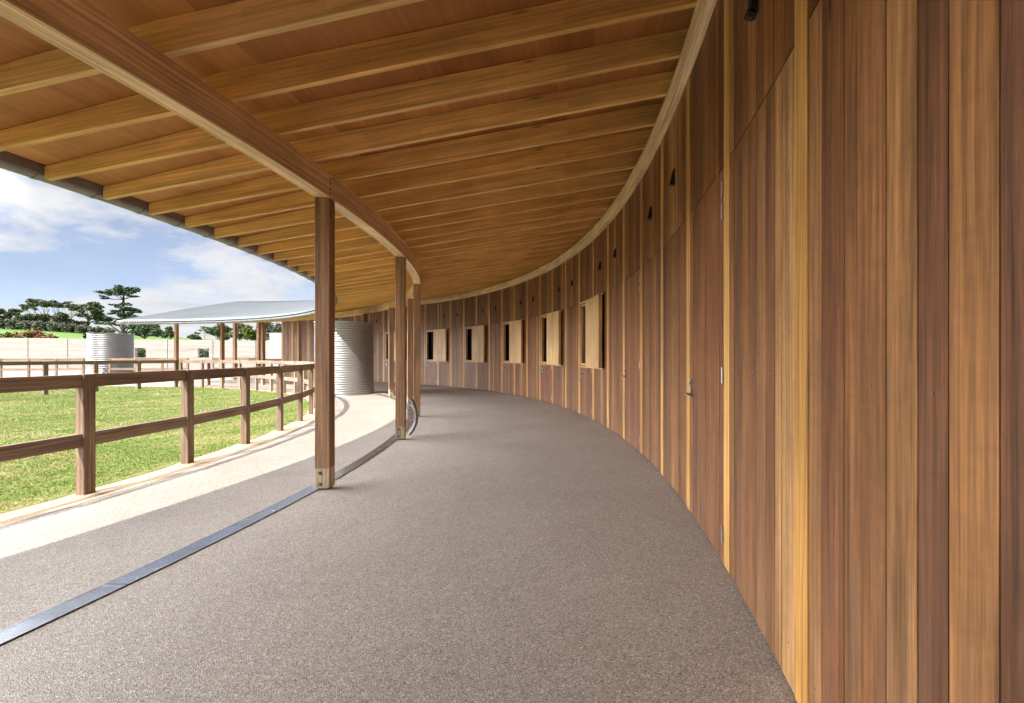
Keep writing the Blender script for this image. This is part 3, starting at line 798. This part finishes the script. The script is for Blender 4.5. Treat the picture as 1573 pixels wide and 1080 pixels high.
# ------------------------------------------------------------------ rammed earth walls
def earth_wall():
    root = tag(empty('earth_wall', (-43, 32, 0.1)), 'long pale rammed earth wall of joined panels with small square openings', 'wall')
    L0 = Vector(root.location); a = Vector((-43, 32, .1)); d = (Vector((-27.7, 38.4, .1)) - a).normalized(); s = Vector((-d.y, d.x, 0)); H_ = 2.5; th = .35
    f, h, u0 = 692.1, 546.9, 928.6
    def along(u):      # distance along the wall of a sight line from the camera
        k = (u - u0) / f     # x = k*y
        return (a.x - k * a.y) / (k * d.y - d.x)
    joints = [-22.4, -19.6, -16.8, -14, -11.2, -8.4, -5.6, -2.8, along(43), along(104)]
    x = joints[-1]
    while x < 24: x += 2.85; joints.append(x)
    holes = [(along(207), along(224)), (along(304), along(321))]
    for j0, j1 in zip(joints[:-1], joints[1:]):
        mb = MB(); x0, x1 = j0 + .02, j1 - .02
        cuts = [(x0, x1, None)]
        hs = [hh for hh in holes if hh[1] > x0 and hh[0] < x1]
        rects = []
        xs = x0
        for (h0, h1) in hs:
            h0c, h1c = max(h0, x0), min(h1, x1)
            if h0c > xs: rects.append((xs, h0c, 0, H_))
            rects += [(h0c, h1c, 0, 1.07), (h0c, h1c, 1.82, H_)]; xs = h1c
        if xs < x1: rects.append((xs, x1, 0, H_))
        for (p, q, z0, z1) in rects:
            mb.box(a + d * p + UP * z0, d * (q - p), UP * (z1 - z0), s * th, 0)
        o = mb.build('wall_panel', M['earth']); o.parent = root; o.location = -L0
    mb = MB(); mb.box(a + d * (joints[0] + .05) + s * .05 , d * (joints[-1] - joints[0] - .1), UP * 1.0, s * .05, 0)
    return root, a, d, s, along
EW, ea, ed, es, along = earth_wall()
mb = MB(); p = pol(26.6, 88.2, 0); q = pol(26.6, 90.4, 0)
mb.box(p, q - p, UP * 2.8, rad(89) * .3, 0)
for i in range(3):
    mb.box(p + (q - p) * (.02 + .33 * i) + UP * .02 - rad(89) * .006, (q - p) * .3, UP * 2.76, rad(89) * .005, 0)
o = mb.build('earth_wall', M['earth'], loc=p); tag(o, 'short grey earth wall in shade under the end of the far roof', 'wall')

# ------------------------------------------------------------------ vegetation
def leaves(mb_pts, n, size, rs, flat=.5, elong=1.6):
    """mb_pts: list of (centre, radii) clumps; returns V, F arrays of n leaf quads spread through them"""
    vol = np.array([c[1][0] * c[1][1] * c[1][2] for c in mb_pts]) ** .75; pr = vol / vol.sum()
    idx = rs.choice(len(mb_pts), n, p=pr)
    cen = np.array([tuple(c[0]) for c in mb_pts])[idx]; rad3 = np.array([c[1] for c in mb_pts])[idx]
    d = rs.normal(0, 1, (n, 3)); d /= np.linalg.norm(d, axis=1)[:, None]
    rr = rs.uniform(.45, 1.0, n) ** .6
    p = cen + d * rad3 * rr[:, None] * (1 + rs.normal(0, .12, (n, 1)))
    a = rs.normal(0, 1, (n, 3)); a[:, 2] *= flat; a /= np.linalg.norm(a, axis=1)[:, None]
    b = rs.normal(0, 1, (n, 3)); b -= (b * a).sum(1)[:, None] * a; b /= np.linalg.norm(b, axis=1)[:, None]
    s = size * rs.uniform(.5, 1.3, n)[:, None]
    V = np.stack([p - a * s * elong, p - b * s, p + a * s * elong, p + b * s], 1).reshape(-1, 3)
    return V
def leaf_obj(name, V, mat, parent, loc):
    n = len(V) // 4; V = (V - np.array(tuple(loc))).astype(np.float32)
    me = bpy.data.meshes.new(name); me.vertices.add(n * 4); me.vertices.foreach_set('co', V.reshape(-1))
    me.loops.add(n * 4); me.loops.foreach_set('vertex_index', np.arange(n * 4, dtype=np.int32))
    me.polygons.add(n); me.polygons.foreach_set('loop_start', np.arange(0, n * 4, 4, dtype=np.int32)); me.polygons.foreach_set('loop_total', np.full(n, 4, dtype=np.int32))
    me.materials.append(mat); me.update(calc_edges=True); me.validate()
    o = bpy.data.objects.new(name, me); C.objects.link(o); o.parent = parent; return o
def tree(name, label, base, clumps, n, size, leaf, bark, trunk, limbs=True, seed=1, group=None, cat='tree', flat=.5):
    """clumps / trunk given relative to the base"""
    base = Vector(base); rs = np.random.RandomState(seed); pr = random.Random(seed)
    root = tag(empty(name, base), label, cat, group)
    mb = MB(); pts = [Vector(p) for p, r in trunk]; mb.tube(pts, [r for p, r in trunk], 8)
    if limbs:
        for c, r in clumps[::3]:
            c = Vector(c)
            best = min(pts[:-1] if len(pts) > 2 else pts, key=lambda q: (q - c).length + (4 if q.z > c.z else 0))
            k = pts.index(best); r0 = trunk[k][1] * .55
            mid = best.lerp(c, .5) + Vector((pr.uniform(-.1, .1), pr.uniform(-.1, .1), -.06)) * (best - c).length
            mb.tube([best, mid, c], [r0, r0 * .65, r0 * .3], 6)
            for i in range(2):
                e = c + Vector((pr.uniform(-.7, .7) * r[0], pr.uniform(-.7, .7) * r[1], pr.uniform(.0, .7) * r[2]))
                mb.tube([mid.lerp(c, .6), e], [r0 * .35, r0 * .12], 5)
    mb.build('trunk', bark, root)
    if n: leaf_obj('crown', leaves(clumps, n, size, rs, flat), leaf, root, (0, 0, 0))
    return root
F_, H0, U0 = 692.1, 546.9, 928.6
def at(u, y): return ((u - U0) / F_) * y
def zt(v, y): return 1.3 + (H0 - v) * y / F_

# tall flat-topped pine: tiers of clumps measured from the photograph, at its own distance
def px_clumps(lst, y, base, dep=.6, seed=0):
    pr = random.Random(seed); out = []
    s = y / F_
    for (u, v, ru, rv) in lst:
        rx = ru * s; c = Vector((at(u, y) - base[0], pr.uniform(-.5, .5) * dep * rx * 2, zt(v, y) - base[2])); rz = rv * s
        for j in range(5):
            q = pr.uniform(.32, .75)
            out.append((c + Vector((pr.uniform(-.75, .75) * rx, pr.uniform(-.75, .75) * rx * dep, pr.uniform(-1.25, 1.0) * rz)), (rx * q, (rx * dep + .3) * q, rz * q * 1.6)))
    return out
y = 118; bx = at(189, y); base = (bx, y, terrain(bx, y))
cl = [(187, 442, 7, 3.5), (176, 447, 8, 3), (167, 451, 8, 2.5), (157, 456, 6, 1.8), (200, 445, 8, 2.5), (208, 448, 6, 2.2), (204, 454, 8, 1.8), (186, 449, 8, 3), (193, 452, 7, 2.5),
      (196, 467, 6, 1.5), (176, 469, 6, 1.2), (192, 474, 10, 2.2), (206, 477, 7, 2.2), (178, 478, 8, 1.8), (168, 480, 6, 1.5), (200, 483, 9, 2.5), (183, 487, 9, 2.8), (211, 487, 7, 2.8),
      (170, 488, 7, 2), (194, 491, 10, 2.8), (176, 495, 9, 2.6), (205, 495, 9, 2.2), (165, 497, 8, 1.6)]
H_ = zt(440, y) - base[2]
def tz(v): return zt(v, y) - base[2]
tree('pine_tree', 'tall dark pine with flat layered top standing above the hedge', base, px_clumps(cl, y, base, .9, 1), 15000, .13, M['pine'], M['darkbark'],
     [((0, 0, 0), .42), ((0, 0, tz(490)), .36), ((0.05, 0, tz(474)), .30), ((0.1, 0, tz(460)), .22), ((.2, 0, tz(450)), .13), ((0, 0, tz(443)), .05)], seed=4, flat=.35)
# spreading gums on the ridge
def gum(u, y, cl, label, n=2600, seed=1, leaf='gum', bark='palebark', lean=0.0, name='gum_tree', size=.135, tw=.22, vmid=None):
    bx = at(u, y); base = (bx, y, terrain(bx, y)); C_ = px_clumps(cl, y, base, .9, seed)
    top = sum((c[0].z for c in C_)) / len(C_); m = max(top * .5, .5)
    tree(name, label, base, C_, int(n * 1.5), size, M[leaf], M[bark], [((0, 0, 0), tw), ((lean * .4, 0, m * .6), tw * .8), ((lean, 0, m), tw * .6), ((lean * 1.2, 0, top * .85), tw * .3)], seed=seed, group='trees on the ridge behind the wall')
gum(38, 122, [(50, 466, 7, 2.5), (60, 465, 8, 3), (69, 467, 7, 3), (41, 471, 7, 2.2), (33, 474, 4, 1.2), (47, 473, 6, 1.6)], 'wide umbrella gum with pale leaning trunk left of centre on the ridge', 2600, 2, lean=5.5, tw=.3)
gum(86, 124, [(84, 466, 5, 3.5), (93, 469, 7, 2), (88, 471, 6, 1.6)], 'small gum with compact round top between two flat gums', 1500, 3, lean=.5)
gum(107, 121, [(105, 465, 5, 1.6), (103, 470, 8, 1.8), (114, 471, 8, 2), (123, 471, 6, 1.8), (118, 475, 5, 1.3)], 'slender gum with bare forked trunk and thin flat crown', 1700, 4, lean=.3)
gum(135, 120, [(136, 473, 8, 3), (148, 470, 8, 2.8), (130, 482, 7, 4), (143, 482, 9, 4), (155, 476, 7, 2.5), (138, 491, 9, 4), (152, 490, 7, 3.5), (127, 473, 5, 1.8)], 'broad dense gum with dark drooping crown beside the tall pine', 4500, 5, bark='bark', tw=.3)
gum(17, 125, [(14, 478, 5, 2), (24, 478, 6, 2.2), (20, 482, 7, 2), (29, 483, 4, 1.6)], 'low flat gum at the left end of the ridge', 1500, 6)
gum(5, 116, [(3, 482, 6, 4), (-4, 484, 8, 5), (8, 487, 5, 4), (1, 491, 9, 4)], 'dense dark gum cut by the left edge of the view', 2600, 7, leaf='darkleaf', bark='bark')
# rounded dark bushes on the ridge
def bush(u, v, ru, rv, y, leaf, label, n=1200, size=.14, seed=1, group=None, name='bush', base_z=None):
    bx = at(u, y); g = terrain(bx, y) if base_z is None else base_z; base = Vector((bx, y, g)); s = y / F_; pr = random.Random(seed)
    rx = ru * s; zc = zt(v, y) - g; rz = rv * s
    cl = []
    for i in range(7):
        a = pr.uniform(0, 6.28); q = pr.uniform(.2, .65)
        cl.append((Vector((math.cos(a) * rx * q, math.sin(a) * rx * q * .8, zc + pr.uniform(-.35, .4) * rz)), (rx * pr.uniform(.35, .6), rx * pr.uniform(.35, .6), rz * pr.uniform(.45, .75))))
    cl.append((Vector((0, 0, max(zc * .55, .2))), (rx * .75, rx * .6, max(zc * .6, .3))))
    tr = [((0, 0, 0), .10), ((0, 0, max(zc * .6, .2)), .07), ((0, 0, max(zc, .3)), .03)]
    return tree(name, label, base, cl, n, size, M[leaf], M['bark'], tr, seed=seed, group=group, cat='bush')
for i, (u, v, ru, rv, lab) in enumerate([(30, 490, 11, 6, 'dark rounded bush under the low flat gum on the ridge'), (48, 488, 11, 6, 'dark bush beneath the wide umbrella gum'), (66, 489, 12, 7, 'dark tangled bush at the foot of the pale leaning trunk'),
                                         (92, 489, 14, 10, 'large domed olive brown bush beneath the round topped gum'), (112, 495, 9, 5, 'low dark bush at the foot of the forked gum'), (127, 497, 8, 4, 'low dark bush below the broad dense gum')]):
    bush(u, v, ru, rv, 113 + i % 3, 'darkleaf', lab, 1500, .15, 20 + i, 'dark bushes on the ridge')
# grey green hedge shrubs at the top of the field
for i in range(17):
    u = -4 + i * 10.6; v = 495 + i * .85; 
    bush(u, v - 1, 8.5, 6.5 - i * .1, 104 + (i % 2) * 1.2, 'olive', 'grey green shrub in the hedge row at the top of the green field', 900, .13, 40 + i, 'hedge shrubs at the top of the field', 'hedge_shrub')
# russet and lime shrubs just behind the earth wall
for i, (u, v, ru, rv, lf, lab) in enumerate([(8, 517, 13, 5, 'lime', 'yellow green low shrub peeking over the left end of the earth wall'), (25, 518, 9, 4, 'russet', 'small russet shrub beside the yellow green one above the wall'),
                                             (47, 514, 12, 6, 'russet', 'tallest russet brown shrub showing over the earth wall'), (62, 517, 10, 4, 'russet', 'russet shrub tapering down right of the tallest russet one'),
                                             (77, 519, 9, 3, 'russet', 'lowest russet shrub just showing over the wall top'), (136, 516, 7, 4, 'darkleaf', 'dark shrub top showing beside the far tank')]):
    bush(u, v, ru, rv, 46, lf, lab, 1500, .07, 70 + i, 'shrubs behind the earth wall', 'shrub', 0.1)
# shrubs seen through the two square openings
for i, (u, lab) in enumerate([(214, 'green shrub seen through the square wall opening beside the far tank'), (314, 'green shrub seen through the square wall opening under the far roof')]):
    bush(u, 545, 22, 16, 42, 'gum' if i == 0 else 'olive', lab, 2600, .06, 80 + i, 'shrubs seen through the wall openings', 'shrub', 0.0)
# trees right of the tall pine, seen under the far roof
def rtree(u, y, cl, label, leaf='gum', n=1800, seed=1, size=.12, tw=.16, bark='bark', name='gum_tree'):
    gum(u, y, cl, label, n, seed, leaf, bark, 0, name, size, tw)
rtree(222, 84, [(207, 505, 9, 4), (220, 503, 10, 4.5), (233, 505, 10, 4.5), (243, 508, 7, 4), (214, 510, 9, 3), (230, 511, 10, 3)], 'low dark green pine with rounded crown beside the end of the far roof', 'pine', 3600, 90, .10, .2, 'darkbark', 'pine_tree')
rtree(262, 88, [(262, 508, 4, 4), (257, 513, 4, 3), (266, 514, 4, 3)], 'small green tree just left of the first far roof post', 'gum', 900, 91)
rtree(297, 92, [(297, 518, 7, 3), (303, 519, 5, 2)], 'low dark tree top under the far roof above the wall', 'darkleaf', 700, 92)
rtree(313, 90, [(306, 506, 4, 1.2), (318, 504, 4, 1.2), (322, 511, 4, 1.2), (303, 512, 3, 1)], 'nearly bare tree with spreading grey limbs under the far roof', 'gum', 160, 93, bark='palebark')
rtree(338, 80, [(331, 507, 7, 5), (342, 505, 8, 5), (336, 513, 8, 5), (350, 509, 7, 5)], 'bushy gum seen just left of the paired far posts', 'gum', 2200, 94)
rtree(367, 78, [(360, 508, 8, 6), (372, 507, 8, 6), (366, 515, 10, 5), (378, 512, 6, 5)], 'dense gum filling the gap right of the paired far posts', 'gum', 2600, 95)
rtree(392, 74, [(386, 510, 8, 6), (398, 507, 8, 7), (392, 517, 9, 5)], 'dense yellow green gum between the middle far posts', 'lime', 2200, 96)
rtree(423, 60, [(415, 504, 8, 7), (426, 501, 9, 8), (433, 509, 8, 7), (419, 513, 10, 6)], 'grey green tree standing over the short shaded earth wall', 'olive', 2600, 97, .09)

# ------------------------------------------------------------------ light, sky, camera
SUN_EL = 48.7; sd = Vector((.262, .837, -1)).normalized()
sl = bpy.data.lights.new('sun', 'SUN'); sl.energy = 2.0; sl.angle = R_(.53); sl.color = (1, .945, .86)
so = bpy.data.objects.new('sun', sl); C.objects.link(so); so.rotation_euler = sd.to_track_quat('-Z', 'Y').to_euler(); so.location = (-10, -20, 30)
SKY_OFF = (11.5, 0.3, 4.3)
W = bpy.data.worlds.new('World'); bpy.context.scene.world = W; W.use_nodes = True
nt = W.node_tree
for n in list(nt.nodes): nt.nodes.remove(n)
wo = nt.nodes.new('ShaderNodeOutputWorld'); bg = nt.nodes.new('ShaderNodeBackground'); L(nt, bg.outputs[0], wo.inputs[0])
sky = nt.nodes.new('ShaderNodeTexSky'); sky.sky_type = 'NISHITA'; sky.sun_disc = False
sky.sun_elevation = R_(SUN_EL); sky.sun_rotation = math.atan2(-.262, -.837); sky.air_density = .8; sky.dust_density = .5; sky.ozone_density = 1.2; sky.altitude = 1800
tc = nt.nodes.new('ShaderNodeTexCoord'); sx = nt.nodes.new('ShaderNodeSeparateXYZ'); L(nt, tc.outputs['Generated'], sx.inputs[0])
den = math_(nt, 'ADD', math_(nt, 'MAXIMUM', sx.outputs[2], 0.0), .10)
cb = nt.nodes.new('ShaderNodeCombineXYZ'); L(nt, math_(nt, 'DIVIDE', sx.outputs[0], den), cb.inputs[0]); L(nt, math_(nt, 'DIVIDE', sx.outputs[1], den), cb.inputs[1])
cn = noise(nt, mapping(nt, tc.outputs['Generated'], (4.6, 4.6, 9.5), SKY_OFF), 1, 9, .55, .1).outputs[0]
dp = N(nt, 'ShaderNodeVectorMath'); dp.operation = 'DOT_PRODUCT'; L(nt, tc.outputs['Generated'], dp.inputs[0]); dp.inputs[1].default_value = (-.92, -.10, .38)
fill_mask = N(nt, 'ShaderNodeMapRange'); fill_mask.interpolation_type = 'SMOOTHSTEP'; fill_mask.inputs[1].default_value = .72; fill_mask.inputs[2].default_value = .94; L(nt, dp.outputs['Value'], fill_mask.inputs[0])
cf = ramp(nt, math_(nt, 'ADD', cn, math_(nt, 'MULTIPLY', fill_mask.outputs[0], .16)), [(.485, (.26, .26, .26)), (.525, (.6, .6, .6)), (.575, (.95, .95, .95))])
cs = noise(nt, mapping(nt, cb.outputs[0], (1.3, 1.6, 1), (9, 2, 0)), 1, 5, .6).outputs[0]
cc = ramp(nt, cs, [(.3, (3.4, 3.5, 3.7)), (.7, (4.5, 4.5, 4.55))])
fill_gain = math_(nt, 'ADD', math_(nt, 'MULTIPLY', fill_mask.outputs[0], 17.0), 1.0)      # added bright cloud bank, mostly out of view, fills shade under the roof
lv = N(nt, 'ShaderNodeVectorMath'); lv.operation = 'SCALE'; L(nt, cc, lv.inputs[0]); L(nt, fill_gain, lv.inputs[3]); cc = lv.outputs[0]
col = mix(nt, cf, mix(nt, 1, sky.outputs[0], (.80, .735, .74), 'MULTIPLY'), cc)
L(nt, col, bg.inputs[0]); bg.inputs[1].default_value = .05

cam = bpy.data.cameras.new('camera'); co = bpy.data.objects.new('camera', cam); C.objects.link(co)
co.location = (0, 0, 1.3); co.rotation_euler = (math.pi / 2, 0, 0)
cam.sensor_fit = 'HORIZONTAL'; cam.sensor_width = 36; cam.lens = 692.1 / 1573 * 36
cam.shift_x = -(928.6 - 786.5) / 1573; cam.shift_y = -(540 - 546.9) / 1573
cam.clip_start = .05; cam.clip_end = 4000
S = bpy.context.scene; S.camera = co
S.view_settings.view_transform = 'Standard'; S.view_settings.look = 'None'; S.view_settings.gamma = 1
S.view_settings.exposure = 2.1
S.cycles.max_bounces = 10; S.cycles.diffuse_bounces = 7; S.cycles.glossy_bounces = 4
